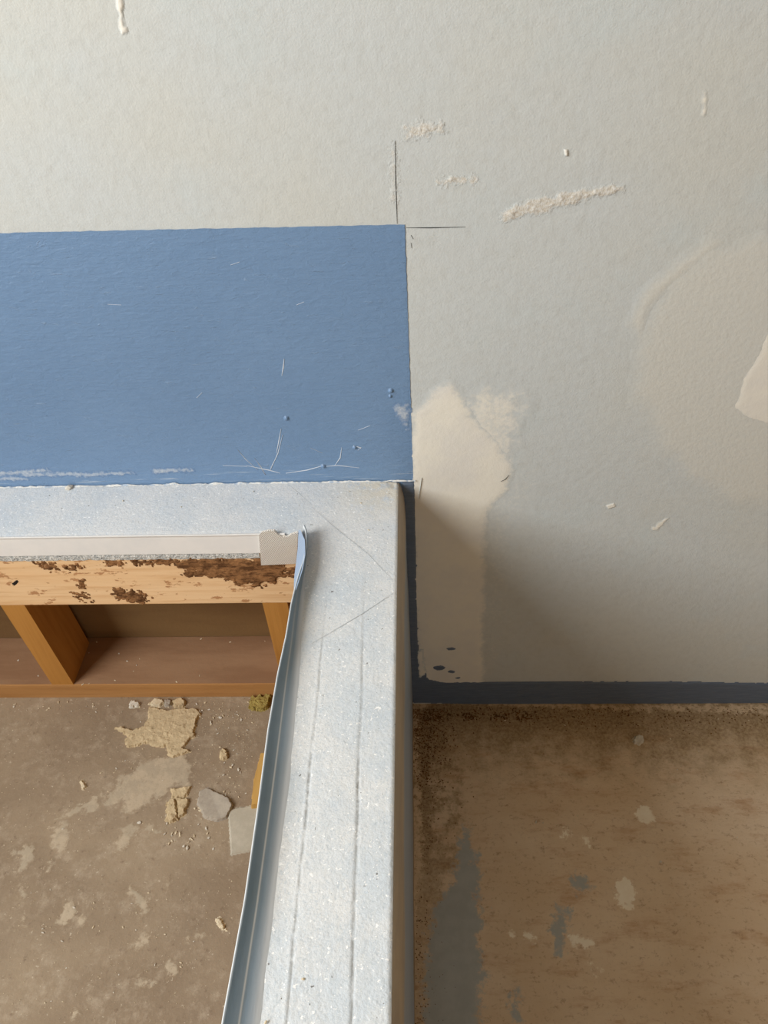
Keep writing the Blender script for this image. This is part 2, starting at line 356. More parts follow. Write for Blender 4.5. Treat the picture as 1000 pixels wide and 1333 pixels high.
struct(box('ceiling', (RX0-0.1, RX1+0.1, RY0-0.1, WY+0.12, RZ1, RZ1+0.1), M_ROOM))
wx0, wx1 = RX0-0.1, RX0
struct(boxes('wall_left', [(wx0, wx1, RY0, WIN['y0'], -0.1, RZ1), (wx0, wx1, WIN['y1'], WY, -0.1, RZ1),
    (wx0, wx1, WIN['y0'], WIN['y1'], -0.1, WIN['z0']), (wx0, wx1, WIN['y0'], WIN['y1'], WIN['z1'], RZ1)], M_ROOM))
y0, y1, z0, z1 = WIN['y0'], WIN['y1'], WIN['z0'], WIN['z1']
wf = struct(boxes('window_1', [(wx0-0.01, wx1+0.015, y0, y0+0.04, z0, z1), (wx0-0.01, wx1+0.015, y1-0.04, y1, z0, z1),
    (wx0-0.01, wx1+0.015, y0+0.04, y1-0.04, z0, z0+0.04), (wx0-0.01, wx1+0.015, y0+0.04, y1-0.04, z1-0.04, z1)], M_FRAME))
floor = struct(box('floor', (-0.10, RX1, RY0, WY, -0.1, 0.0), M_LOW))
landing = struct(box('floor_landing', (RX0, XR-0.03, RY0, WY, 0.0, ZL), M_UP))

# ------------------------------------------------------------------ what is on the back wall
PW = ('y', WY)
# blue paint: crisp masked edges, thin real layer
def blue_patch():
    tl = onY(0, 303); tr = onY(527, 292); br = onY(538, 620)
    slope = (tr.z-tl.z)/(tr.x-tl.x)
    x0 = -1.70; n = 420; V = []; Fs = []
    for i in range(n+1):
        x = x0+(tr.x-x0)*i/n
        zt = tr.z+slope*(x-tr.x)+0.0009*fb(x, 0, 3, 60)
        for j, f_ in enumerate((0, 1)):
            V.append((x, WY-0.0007, zt if j else ZT-0.02))
    V = [list(v) for v in V]
    for i in range(n): k = 2*i; Fs.append((k, k+2, k+3, k+1))
    # right strip with a slightly ragged edge
    m_ = 120; base = len(V)
    for j in range(m_+1):
        f_ = j/m_; z = (ZT-0.02)+(tr.z-(ZT-0.02))*f_
        xe = br.x+(tr.x-br.x)*((z-br.z)/(tr.z-br.z))+0.0008*fb(0, z, 8, 90)
        V += [[tr.x-0.0001, WY-0.0007, z], [xe, WY-0.0007, z], [xe+0.0004, WY, z]]
    for j in range(m_): k = base+3*j; Fs += [(k, k+1, k+4, k+3), (k+1, k+2, k+5, k+4)]
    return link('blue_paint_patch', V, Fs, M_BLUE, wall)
bp = blue_patch()
# joint compound next to the sill
coat('compound_patch', wall, PW, [wpx([(539,538),(552,527),(566,512),(588,504),(600,518),(611,540),(632,560),(651,580),(663,610),(660,636),(646,650),(633,666),(629,700),(629,780),(627,893),(546,893),(541,760),(538,640)])],
     M_COMP, 0.017, 0.0009, 0.0028, 0.005, 45)
coat('thin_compound_smear', wall, PW, [wpx([(604,532),(640,508),(662,508),(678,532),(668,572),(655,600),(640,600),(610,560)])],
     M_COMP, 0.035, 0.0006, 0.003, 0.020, 60, amax=0.55)
coat('feathered_compound', wall, PW, [wpx([(630,655),(660,640),(676,600),(690,640),(660,720),(650,860),(628,880)])], M_COMP, 0.06, 0.0003, 0.004, 0.01, 40, amax=0.22)
# sanded round patch on the right with a white heart and a raised ridge
cx_, cy_ = 1010, 485
ring = [(cx_+178*math.cos(a_), cy_+172*math.sin(a_)) for a_ in np.linspace(0, 2*math.pi, 48, endpoint=False)]
coat('sanded_compound_patch', wall, PW, [wpx(ring)], M_SAND, 0.03, 0.0010, 0.004, 0.012, 30, lump=0.0001, amax=0.7)
coat('compound_ridge', wall, PW, [wpx([(822,420),(840,380),(880,345),(928,312),(940,316),(905,345),(868,376),(845,402),(834,440)])], M_SAND, 0.016, 0.0009, 0.003, 0.003, 40, amax=0.9)
coat('white_compound_heart', wall, PW, [wpx([(1004,420),(987,462),(970,486),(956,530),(974,544),(1004,551),(1050,545),(1070,500),(1050,440)])], M_COMP, 0.012, 0.0012, 0.003, 0.003, 50)
# streaks and drips
coat('compound_streak', wall, PW, [wpx([(652,276),(690,262),(750,250),(812,242),(812,248),(750,262),(700,277),(658,286)])], M_STREAK, 0.005, 0.0007, 0.0016, 0.004, 90, lump=0.0022, amax=0.75)
coat('compound_streak', wall, PW, [wpx([(527,166),(548,160),(574,163),(576,169),(550,176),(530,180)])], M_STREAK, 0.006, 0.0004, 0.0014, 0.006, 150, lump=0.0025, amax=0.5)
coat('compound_streak', wall, PW, [wpx([(568,234),(620,232),(622,237),(570,239)])], M_STREAK, 0.005, 0.0003, 0.0013, 0.005, 170, lump=0.003, amax=0.6)
coat('compound_streak', wall, PW, [wpx([(510,196),(514,190),(516,262),(511,262)])], M_STREAK, 0.006, 0.0003, 0.0014, 0.005, 150, lump=0.002, amax=0.35)
coat('white_drip', wall, PW, [wpx([(152,-20),(156,-20),(158,10),(162,40),(159,44),(155,12)])], M_COMP, 0.003, 0.0012, 0.0012, 0.003, 120)
coat('white_fleck', wall, PW, [wpx([(735,195),(739,195),(739,203),(736,202)])], M_COMP, 0.001, 0.0016, 0.0008, 0.0005, 120)
coat('white_fleck', wall, PW, [wpx([(790,658),(799,655),(801,659),(792,662)])], M_COMP, 0.0016, 0.0010, 0.0010, 0.001, 120)
coat('white_fleck', wall, PW, [wpx([(849,690),(862,677),(871,674),(858,688)])], M_COMP, 0.003, 0.0008, 0.0012, 0.003, 120, amax=0.7)
coat('white_fleck', wall, PW, [wpx([(917,120),(920,120),(918,148),(915,148)])], M_COMP, 0.003, 0.0006, 0.0012, 0.002, 120, amax=0.6)
coat('white_smear', bp, ('y', WY-0.0007), [wpx([(512,530),(530,526),(531,558),(524,548)])], M_SMEAR, 0.007, 0.0004, 0.0018, 0.005, 90, amax=0.75)
for pts in ([(0,616),(60,612)], [(0,622),(30,623)], [(100,618),(170,615)], [(30,617),(105,617)], [(200,613),(245,611)]):
    coat('white_smear', bp, ('y', WY-0.0007), [wpx([(pts[0][0], pts[0][1]-2), (pts[1][0], pts[1][1]-1.5), (pts[1][0]+6, pts[1][1]+1), (pts[0][0], pts[0][1]+2.5)])], M_SMEAR, 0.004, 0.0004, 0.0016, 0.003, 120, amax=0.7)
for pts, wd in (([(370,467),(369,478),(367,489)],1.2), ([(366,558),(363,575),(360,590)],1.0), ([(309,585),(320,598),(336,612)],0.9), ([(331,596),(340,608),(346,618)],0.9),
                ([(445,582),(443,596),(436,606)],1.0), ([(372,616),(400,612),(421,606)],1.2), ([(321,606),(350,612),(365,616)],1.2), ([(352,610),(358,598)],0.8), ([(256,518),(263,511)],0.8), ([(404,583),(420,590)],0.8), ([(352,612),(362,590),(368,566)],0.8), ([(345,618),(336,604)],1.2), ([(460,580),(470,583),(466,586)],1.4), ([(424,607),(440,606),(468,609)],0.9), ([(466,560),(482,554)],0.8), ([(290,606),(322,607)],1.0), ([(386,397),(396,393)],0.9), ([(140,396),(158,397)],0.8), ([(300,345),(312,341)],0.8)):
    ribbon('scratch', bp, PW, [onY(x, y, WY-0.0008) for x, y in pts], wd*0.0013, M_SCR, 0.0005)
for (x, y, r) in ((373,544,3.0),(509,508,2.8),(421,606,3.0),(508,515,1.6),(462,582,2.2)):
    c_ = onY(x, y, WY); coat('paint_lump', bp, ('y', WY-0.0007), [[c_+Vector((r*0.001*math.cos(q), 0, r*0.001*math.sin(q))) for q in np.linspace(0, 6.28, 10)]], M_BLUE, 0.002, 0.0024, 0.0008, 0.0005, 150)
# pencil marks
ribbon('pencil_line', wall, PW, [onY(514.5,183,WY-0.0004), onY(515.5,240,WY-0.0004), onY(517,291,WY-0.0004)], 0.0011, M_PENCIL, 0.0003)
ribbon('pencil_line', wall, PW, [onY(529,296.5,WY-0.0004), onY(560,296.5,WY-0.0004), onY(606,295.5,WY-0.0004)], 0.0012, M_PENCIL, 0.0003)
for pts in ([(535,306),(538,311)], [(535,316),(536,323)]): ribbon('pencil_line', wall, PW, [onY(x, y, WY-0.0004) for x, y in pts], 0.0012, M_PENCIL, 0.0003)
ribbon('knife_mark', wall, PW, [onY(x, y, WY-0.0016) for x, y in ((549,622),(547,636),(545,650))], 0.0016, M_STREAK, 0.0012)
ribbon('knife_mark', wall, PW, [onY(x, y, WY-0.0016) for x, y in ((652,627),(658,624),(663,618))], 0.0012, M_PENCIL, 0.0004)
# blue band in the corner and along the floor, cut in by brush
coat('blue_paint_band', wall, PW, [[onY(524,627), onY(538,627), onY(539.5,650), onY(541,760), onY(543,830), onY(546,862), onY(558,884), onY(575,888), onY(700,888), onY(900,888), onY(1000,890), onY(1110,892), onY(1110,925), onY(540,914), onY(524,880)]],
     M_BAND, 0.0016, 0.0009, 0.0024, 0.0018, 70, base=0.0009)
coat('blue_paint_band', wall, PW, [[onY(1106,892), Vector((3.59, WY, onY(1110,892).z)), Vector((3.59, WY, 0.0)), onY(1106,925)]], M_BAND, 0.0016, 0.0009, 0.004, 0.0018, 70, base=0.0009)
coat('bare_streak', wall, PW, [wpx([(545,848),(549,846),(553,874),(547,880)])], M_COMP, 0.004, 0.0004, 0.0015, 0.003, 120, base=0.0022)
for x, y, a_, b_ in ((572,869,8,4.5),(587,844,5,2),(588,874,4,2.5),(596,882,3,1.6)):
    c_ = onY(x, y, WY); coat('paint_drip', wall, PW, [[c_+Vector((a_*0.0013*math.cos(q), 0, b_*0.0013*math.sin(q))) for q in np.linspace(0, 6.28, 14)]], M_BAND, 0.002, 0.0008, 0.0010, 0.0018, 140, base=0.0016)
# ------------------------------------------------------------------ the half wall
hw_o = Vector((XR-0.06, DY, ZL))
hw = thing('half_wall', hw_o, 'low L-shaped half wall with misted white sill over open studs', 'half wall'); hw['kind'] = 'thing'
# sill board: L-shaped, two tape creases along the arm
ARM_END = -0.45
def crease_x(y):
    c1 = onZ(472, 840, ZT).x+(onZ(457, 1333, ZT).x-onZ(472, 840, ZT).x)*((onZ(472, 840, ZT).y-y)/(onZ(472, 840, ZT).y-onZ(457, 1333, ZT).y))
    c2 = onZ(418, 850, ZT).x+(onZ(385, 1200, ZT).x-onZ(418, 850, ZT).x)*((onZ(418, 850, ZT).y-y)/(onZ(418, 850, ZT).y-onZ(385, 1200, ZT).y))
    return c1, c2
def sill():
    xs = list(np.arange(-1.70, -0.22, 0.012))+list(np.arange(-0.22, XL-0.0005, 0.004))+list(np.arange(XL, XR-0.0005, 0.0014))+[XR]
    ys = list(np.arange(ARM_END, 0.05, 0.01))+list(np.arange(0.05, DY-0.001, 0.004))+[DY]+list(np.arange(DY+0.004, WY-0.001, 0.004))+[WY-0.0026]
    id_ = {}; V = []; C = []; Fs = []
    def vi(i, j):
        if (i, j) not in id_:
            x, y = xs[i], ys[j]; c1, c2 = crease_x(y); cr = 0; hz = 0.0006*fb(x, y, 0, 14, 3)
            fade = min(1, max(0, (0.70-y)/0.28))*(0.55+0.45*min(1, max(0, 0.5+fb(0, y, 7, 12, 3))))
            wob = 0.0012*fb(0, y, 4, 9, 3)
            for c_, dep in ((c1, 0.0008), (c2, 0.0008)):
                u = (x-c_-wob)/0.0013
                g = math.exp(-u*u); hz -= dep*g*fade; cr = max(cr, g*fade)
                if c_ is c2 and x < c_: hz -= 0.0008*fade*min(1, (c_-x)/0.004)
            e = min(XR-x, 0.004); hz -= 0.0016*(1-max(e, 0)/0.004)**2
            if x < XL+0.001 or y > DY:
                e = min(y-DY, 0.003) if x < XL else 0.003
                hz -= 0.001*(1-max(e, 0)/0.003)**2 if x < XL else 0
            # battered corner by the wall
            dd = math.hypot(x-XR, y-WY)
            if dd < 0.022: hz -= 0.006*(1-dd/0.022)*(0.6+0.5*fb(x, y, 2, 120))
            id_[(i, j)] = len(V); V.append((x, y, ZT+hz)); C.append(cr)
        return id_[(i, j)]
    for i in range(len(xs)-1):
        for j in range(len(ys)-1):
            if ys[j] >= DY-1e-6 or xs[i] >= XL-1e-6: Fs.append((vi(i, j), vi(i+1, j), vi(i+1, j+1), vi(i, j+1)))
    bm = bmesh.new(); lay = bm.verts.layers.float.new('crease')
    bv = [bm.verts.new(Vector(v)-hw_o) for v in V]
    for v, c_ in zip(bv, C): v[lay] = c_
    for f_ in Fs: bm.faces.new([bv[k] for k in f_])
    be = [e for e in bm.edges if e.is_boundary]
    r = bmesh.ops.extrude_edge_only(bm, edges=be)
    zb = ZT-0.0125-hw_o.z
    for v in r['geom']:
        if isinstance(v, bmesh.types.BMVert): v.co.z = zb; v[lay] = 0
    for f_ in bm.faces: f_.smooth = True
    for e in bm.edges:
        if len(e.link_faces) == 2 and e.calc_face_angle(0) > 0.7: e.smooth = False
    me = bpy.data.meshes.new('sill_board'); bm.to_mesh(me); bm.free(); me.materials.append(M_SILL)
    o = bpy.data.objects.new('sill_board', me); col.objects.link(o); o.parent = hw; return o
sill_o = sill()
# ragged white caulk where the sill meets the wall
def caulk():
    V, Fs = [], []; n = 520; xa, xb = -1.70, onY(541, 622).x; rr = random.Random(3)
    for i in range(n+1):
        x = xa+(xb-xa)*i/n
        up = 0.0012+0.0035*fb(x, 1, 2, 45); out = 0.0018+0.003*fb(x, 5, 2, 60)
        up = max(up, 0.0004); out = max(out, 0.0006)
        for k, (a_, b_) in enumerate(((0, 1), (0.45, 0.72), (0.75, 0.45), (1, 0))):
            V.append((x, WY-0.0022-out*a_, ZT+0.0002+up*b_+0.0006*fb(x, k, 9, 200)))
    for i in range(n):
        for k in range(3): q = 4*i+k; Fs.append((q, q+1, q+5, q+4))
    return link('caulk_bead', V, Fs, M_CAULK, hw, True)
caulk()

for pts in ([(374,630),(388,641),(405,657)], [(405,660),(440,690),(480,722),(512,757)], [(512,772),(470,800),(405,838)]):
    ribbon('sill_scratch', sill_o, ('z', ZT), [onZ(x, y, ZT+0.0007) for x, y in pts], 0.0006, M_SCRG, 0.0002)
# framing of the section along the wall
zb_ = lambda k: HC-k*S
box('header', (-1.70, -0.176*S, DY+0.002, DY+0.091, zb_(1.0015), zb_(0.8333)-0.0128), M_HDR, hw, 0.0015)
for a_, b_ in ((-1.665, -1.622), (-1.20, -1.157), (-0.7355, -0.6925), (-0.271, -0.2275)):
    # studs stand a hair out of plumb, as in the photo
    v, f_ = box_data(a_*S, b_*S, DY+0.002, DY+0.091, zb_(1.2375), zb_(1.0015)-0.0002)
    if a_ > -1: v = [(x+(0.0115 if z < zb_(1.1) else 0)*(1 if a_ < -0.5 else 0.35), y, z) for x, y, z in v]
    link('stud', v, f_, M_STUD, hw)
bpl = box('bottom_plate', (-1.70, -0.20*S, DY+0.001, DY+0.1035, ZL, zb_(1.238)), M_PLATE, hw, 0.001)
box('plate_dust', (-1.70, -0.20*S, DY+0.003, DY+0.1035, zb_(1.238)-0.0004, zb_(1.238)+0.0006), M_PTOP, bpl)
box('backing_board', (-1.70, -0.20*S, DY+0.1045, WY-0.0014, ZL, zb_(0.8333)-0.0135), M_BACK, hw)
# torn drywall strip and the bead flange on its face
def ragged_strip():
    V, Fs = [], []; n = 400; xa, xb = -1.70, onY(338, 724, DY).x
    for i in range(n+1):
        x = xa+(xb-xa)*i/n; lo = zb_(0.889)+0.0022*fb(x, 0, 1, 90); mid = zb_(0.8755)
        V += [(x, DY+0.0005, zb_(0.8333)-0.013), (x, DY+0.0005, mid), (x, DY+0.0003-0.0016*abs(fb(x, 3, 1, 160)), (mid+lo)/2), (x, DY+0.0004, lo), (x, DY+0.0022, lo-0.0006)]
    for i in range(n):
        for k in range(4): q = 5*i+k; Fs.append((q, q+1, q+6, q+5))
    return link('torn_drywall_edge', V, Fs, M_GYP, hw)
ragged_strip()
def flange():
    V, Fs = [], []; n = 60; xa, xb = -1.70, onY(372, 700, DY).x
    prof = [(0.0, 0.0010), (-0.0016, 0.0014), (-0.0026, 0.0002), (-0.0022, -0.0016), (-0.0014, -0.003), (-0.0013, -0.0365), (-0.0003, -0.0366)]
    for i in range(n+1):
        x = xa+(xb-xa)*i/n; wv_ = 0.0006*fb(x, 2, 7, 6, 2)
        for a_, b_ in prof: V.append((x, DY+a_+wv_*0.3, ZT+b_+wv_))
    k_ = len(prof)
    for i in range(n):
        for k in range(k_-1): q = k_*i+k; Fs.append((q, q+k_, q+k_+1, q+1))
    o = link('corner_bead_flange', V, Fs, M_BEAD, hw)
    ribbon('bead_nose', o, ('y', 0), [Vector((xa+(xb-xa)*i/40, DY-0.0026, ZT+0.0004+0.0006*fb(xa+(xb-xa)*i/40, 2, 7, 6, 2))) for i in range(41)], 0.0022, M_EDGE, 0.0003)
    return o
flange()
hdr = [o for o in hw.children if o.name.startswith('header')][0]
PH = ('y', DY+0.002)
def hcoat(name, polys, mat, **k):
    return coat(name, hdr, PH, [[onY(x, y, DY+0.002) for x, y in p] for p in polys], mat, **k)
hcoat('bark', [[(232,728),(258,727),(300,724),(340,728),(368,736),(372,748),(356,758),(335,763),(310,758),(290,752),(262,748),(242,748)]], M_BARK, feather=0.003, thick=0.0012, res=0.0013, warp=0.013, wsc=100, lump=0.001, cut=0.5)
for p in ([(45,733),(70,733),(74,741),(58,739)], [(82,737),(100,735),(108,739),(90,741)], [(138,731),(162,729),(160,735),(142,736)], [(172,730),(200,728),(196,734),(176,735)],
          [(372,738),(383,740),(380,750),(372,746)], [(98,772),(112,774),(116,782),(102,779)], [(104,757),(110,755),(108,766),(104,764)], [(150,766),(172,770),(196,778),(186,784),(160,780),(148,774)], [(200,728),(232,727),(232,734),(204,734)]):
    hcoat('bark', [p], M_BARK, feather=0.002, thick=0.0008, res=0.0013, warp=0.010, wsc=170, lump=0.002, cut=0.5)
hcoat('nail_hole', [[(16,760),(22,755),(24,757),(19,762)]], M_DARK, feather=0.0008, thick=0.0002, res=0.0008, warp=0.0004, wsc=100, cut=0.5)
# side of the arm down to the lower floor
def side():
    V, Fs = [], []; ny, nz = 90, 24
    for j in range(ny+1):
        y = ARM_END+(WY-0.0026-ARM_END)*j/ny
        for k in range(nz+1):
            f_ = (k/nz)**2.4; z = ZT-0.003-(ZT-0.003)*f_
            x = XR+0.0006+0.0078*(1-math.exp(-(ZT-0.003-z)/0.016))+0.0045*f_+0.0008*fb(0, y, z, 9, 3)
            if k == 0: x -= 0.0015
            V.append((x, y, z))
    for j in range(ny):
        for k in range(nz): q = j*(nz+1)+k; Fs.append((q, q+1, q+nz+2, q+nz+1))
    o = link('side_panel', V, Fs, M_SIDE, hw, True)
    return o
side()
box('arm_plate', (XL+0.004, XR-0.014, ARM_END, DY-0.001, zb_(0.8333)-0.052, zb_(0.8333)-0.0128), M_PLATE, hw, 0.001)
box('bottom_plate', (XL+0.004, XR-0.030, ARM_END, DY-0.001, ZL, ZL+0.034), M_YPINE, hw, 0.001)
for y_ in (-0.35, 0.06, 0.47):
    box('stud', (XL+0.004, XR-0.032, y_, y_+0.038, ZL+0.0342, zb_(0.8333)-0.0522), M_STUD, hw, 0.001)
box('core_board', (XR-0.013, XR-0.0005, ARM_END, WY-0.0026, 0.0, zb_(0.8333)-0.0128), M_BACK, hw)
box('end_panel', (XL, XR-0.0005, ARM_END-0.0125, ARM_END, ZL, ZT-0.004), M_SIDE, hw)
# peeled corner bead curling up along the arm's open edge
def rim_target(y):                                       # apparent rim line read from the photo (on the sill plane)
    ys_ = [(391,690),(397,704),(397.5,722),(394,742),(386.5,764),(381,785),(377.5,800),(371,840),(360,890),(348,960),(335,1060),(318,1180),(303,1262),(290,1333)]
    P = [onZ(a_, b_, ZT) for a_, b_ in ys_]
    if y >= P[0].y: return P[0].x
    for p, q in zip(P, P[1:]):
        if q.y <= y <= p.y: return p.x+(q.x-p.x)*(p.y-y)/(p.y-q.y)
    return P[-1].x+(P[-1].y-y)*-0.01
def curled():
    V, Fs, CR, IN = [], [], [], []; n = 170; prof_n = 0
    for j in range(n+1):
        y = DY-0.004-(DY-0.004-ARM_END)*j/n; s_ = (DY-y)/DY
        h = 0.0205-0.0065*min(1, s_*1.3)+0.0012*math.sin(y*23)
        x_b = (-0.1775+0.015*min(1, s_*2.4))*S
        H = HC-ZT; x_in = x_b+0.010
        rx = rim_target(y)*(H-h)/H
        x_f = rx*0.42+x_b*0.58-0.0006; z_f = h*0.36
        pr = [(x_in, -0.0022, 0, 1.0), (x_in-0.003, -0.0008, 0, 1), (x_b+0.004, 0.0004, 0, 1), (x_b, 0.0022, 0, .45), (x_f+0.0035, z_f-0.0012, 0, .1), (x_f+0.0012, z_f, 0.1, 0), (x_f, z_f+0.0008, 0.85*min(1, s_*2.2), 0), (x_f-0.0012, z_f+0.0016, 0.1, 0),
              (rx*0.6+x_f*0.4, h*0.72, 0, 0), (rx+0.0012, h-0.001, 0, 0), (rx, h, 0.4, 0), (rx-0.0012, h-0.0002, 1, 0)]
        back = [(rx-0.0014, h-0.0018, 1, 0), (x_f-0.003, z_f-0.003, 0.2, .5), (x_b-0.002, -0.003, 0, 1), (x_b-0.001, -0.012, 0, 1)]
        pr = pr+back; prof_n = len(pr)
        for a_, b_, c_, d_ in pr: V.append((a_, y, ZT+b_)); CR.append(c_); IN.append(d_)
    for j in range(n):
        for k in range(prof_n-1): q = j*prof_n+k; Fs.append((q, q+prof_n, q+prof_n+1, q+1))
    return link('peeled_corner_bead', V, Fs, M_BEADF, hw, True, {'crease': CR, 'inner': IN})
curled()
# mesh tape scrap folded over the corner
def tape():
    outl = [(337,697),(341,693),(349,691),(357,691),(362,696),(368,699),(374,699),(378,696),(388,693),(387,714),(385,734),(363,735),(340,736)]
    P = [onY(x, y, DY-0.0045) for x, y in outl]; n = len(P)
    c_ = sum(P, Vector())/n
    V = [p for p in P]+[p+Vector((0, 0.003, 0)) for p in P]
    Fs = [tuple(range(n))[::-1]]+[(i, (i+1) % n, n+(i+1) % n, n+i) for i in range(n)]
    o = link('mesh_tape', V, Fs, M_TAPE, hw)
    bm = bmesh.new(); bm.from_mesh(o.data); bmesh.ops.recalc_face_normals(bm, faces=bm.faces[:]); bm.to_mesh(o.data); bm.free()
    L = [onZ(x, y, ZT+0.002) for x, y in ((388.5, 693), (387.5, 714), (385, 736), (383, 752), (382.5, 772))]
    Rr = [(391, 689.5), (397, 703), (397.5, 722), (394, 742), (385.5, 768)]
    V, Fs = [], []
    for i, (a_, (x, y)) in enumerate(zip(L, Rr)):
        b_ = onZ(x, y, ZT+0.0208); m_ = (a_+b_)/2+Vector((-0.001, -0.0005, 0.001)); V += [a_, m_, b_]
    for i in range(4): q = 3*i; Fs += [(q, q+1, q+4, q+3), (q+1, q+2, q+5, q+4)]
    link('tape_fold', V, Fs, M_TAPEB, hw, True)
tape()

# ------------------------------------------------------------------ trodden marks on the floors (stuck to them)
PU, PL = ('z', ZL), ('z', 0.0)
z8 = lambda p: upx(zo(p, 130, 890, 1000/240)); z3 = lambda p: upx(zo(p, 0, 880, 2.5)); z6 = lambda p: lpx(zo(p, 520, 860, 1000/480))
coat('trodden_splotch', landing, PU, [z8([(190,430),(300,400),(440,395),(500,440),(510,500),(480,560),(380,570),(320,620),(240,650),(150,680),(30,650),(90,540),(170,500)])], M_SPL, 0.012, 0.0008, 0.003, 0.014, 40, amax=0.75)
for p, am in (([(190,465),(240,440),(300,395),(328,395),(320,420),(250,440)],0.9), ([(165,490),(215,480),(222,520),(195,560),(165,530)],0.6), ([(45,575),(80,555),(115,560),(105,600),(65,625)],0.8),
          ([(372,545),(400,490),(440,500),(420,545),(385,578)],0.7), ([(440,490),(490,485),(505,500),(450,512)],0.5), ([(430,700),(445,695),(487,755),(470,760)],0.7), ([(180,815),(225,750),(265,795),(215,800)],0.7),
          ([(150,605),(170,598),(178,612),(160,628)],0.7), ([(55,690),(78,690),(82,705),(62,708)],0.6), ([(555,955),(575,945),(585,968),(565,980)],0.7), ([(430,880),(465,850),(470,865),(440,895)],0.7), ([(440,1000),(470,985),(500,995),(460,1005)],0.5),
          ([(540,690),(548,672),(552,700),(545,705)],0.6), ([(60,815),(95,805),(90,815)],0.4), ([(235,1110),(250,1100),(252,1120)],0.6), ([(610,855),(660,832),(664,842),(625,865)],0.5)):
    coat('trodden_splotch', landing, PU, [z3(p)], M_SPL, 0.010, 0.0006, 0.0025, 0.012, 60, amax=am)
coat('blue_floor_paint', floor, PL, [z6([(178,455),(194,470),(200,560),(205,680),(222,760),(222,860),(218,1060),(62,1060),(68,860),(76,760),(100,680),(135,590),(165,510)])], M_BSMEAR, 0.022, 0.0005, 0.004, 0.014, 30, amax=0.95)
coat('blue_floor_paint', floor, PL, [z6([(478,585),(505,590),(508,615),(490,630),(475,612)])], M_BSMEAR, 0.014, 0.0004, 0.003, 0.012, 60, amax=0.75)
coat('blue_floor_paint', floor, PL, [z6([(430,670),(460,665),(460,720),(445,760),(440,800),(425,790),(418,730)])], M_BSMEAR, 0.016, 0.0004, 0.003, 0.014, 60, amax=0.7)
coat('blue_floor_paint', floor, PL, [z6([(305,895),(318,900),(328,970),(318,1000),(308,960)])], M_BSMEAR, 0.014, 0.0004, 0.003, 0.012, 60, amax=0.6)
for p, am in (([(645,405),(662,398),(684,412),(686,432),(668,442),(648,430)],0.7), ([(590,605),(605,595),(628,600),(638,630),(628,655),(605,655),(592,635)],1.0), ([(605,660),(625,658),(628,672),(612,676)],0.9),
              ([(464,745),(485,748),(520,768),(500,772),(475,762)],0.6), ([(440,460),(455,455),(460,470),(445,474)],0.5), ([(345,745),(372,748),(370,756),(350,756)],0.6), ([(500,480),(508,484),(522,502),(515,503)],0.6), ([(300,745),(315,745),(312,754)],0.6), ([(520,825),(560,838),(555,846),(522,834)],0.35)):
    coat('pale_floor_spot', floor, PL, [z6(p)], M_WSPOT, 0.008, 0.0006, 0.0025, 0.008, 80, amax=am)
coat('tan_floor_edge', floor, PL, [lpx([(536,915),(560,908),(760,917),(1000,918),(1100,920),(1100,932),(1000,929),(760,922),(640,918),(556,914),(546,925),(544,960),(548,1040),(551,1120),(540,1200),(534,1150),(538,1000)])], M_TSPOT, 0.012, 0.0008, 0.003, 0.008, 60, amax=0.55)

# ------------------------------------------------------------------ loose debris
def chip(name, pts, th, mat, label, cat, group=None, tilt=0.0, rough=0.0012, res=0.0014, lump=0.35):
    """broken flat piece: ragged outline, steep edge, uneven top"""
    o = coat(name, None, ('z', pts[0].z), [pts], mat, feather=0.0016, thick=th, res=res, warp=rough*2.2, wsc=130, lump=th*lump, cut=0.02, base=0.0001)
    c_ = sum(pts, Vector())/len(pts)
    for v in o.data.vertices:
        if v.co.z > pts[0].z+0.0004: v.co.z += max(0, (v.co-c_).x*tilt+(v.co-c_).y*tilt*0.6)
    o.data.transform(Matrix.Translation(-c_)); o.location = c_
    for p in o.data.polygons: p.use_smooth = False
    tag(o, label, cat, group); return o
slab = chip('plaster_slab', z8([(270,130),(370,150),(450,140),(520,140),(545,170),(520,210),(510,290),(480,310),(455,350),(490,370),(450,385),(400,400),(370,385),(370,345),(300,340),(255,320),(160,350),(140,320),(160,290),(90,240),(130,245),(180,255),(240,240),(265,190)]),
     0.0045, M_PLAS, 'largest broken slab of cream plaster lying before the bottom plate', 'plaster')
chip('plaster_chip', z8([(370,645),(395,630),(415,640),(425,740),(390,755),(365,740)]), 0.006, M_PLAS, 'narrow upright cream plaster chip lying next to a larger jagged one', 'plaster')
chip('plaster_chip', z8([(420,627),(480,622),(484,650),(465,690),(470,705),(450,725),(430,728),(424,680)]), 0.005, M_PLAS, 'jagged cream plaster chip between narrow chip and curled grey paper', 'plaster')
chip('plaster_chip', z8([(392,575),(440,570),(497,558),(478,608),(440,616),(396,618)]), 0.004, M_SPL and M_PLAS, 'flat plaster chip touching the grey trodden splotch', 'plaster')
chip('drywall_paper_scrap', z8([(545,590),(585,565),(640,595),(700,630),(722,664),(690,730),(640,745),(570,725),(530,650)]), 0.004, M_CHIPG, 'curled grey piece of drywall paper beside the pale card', 'drywall scrap', tilt=0.12, rough=0.0005, lump=0.05)
chip('pale_card', z8([(700,690),(735,680),(900,650),(890,800),(850,880),(822,905),(715,928)]), 0.0022, M_CARD, 'flat pale square card lying partly under the curled bead', 'card', rough=0.0002, lump=0)
chip('plaster_chip', z8([(650,385),(670,360),(690,375),(687,405),(672,420),(656,412)]), 0.006, M_PLAS, 'small tilted chip standing alone right of the plaster slab', 'plaster')
chip('plaster_chip', z8([(160,120),(180,95),(220,110),(205,130),(165,135)]), 0.005, M_CRUMBW, 'small pale chip against the bottom plate left of slab', 'plaster')
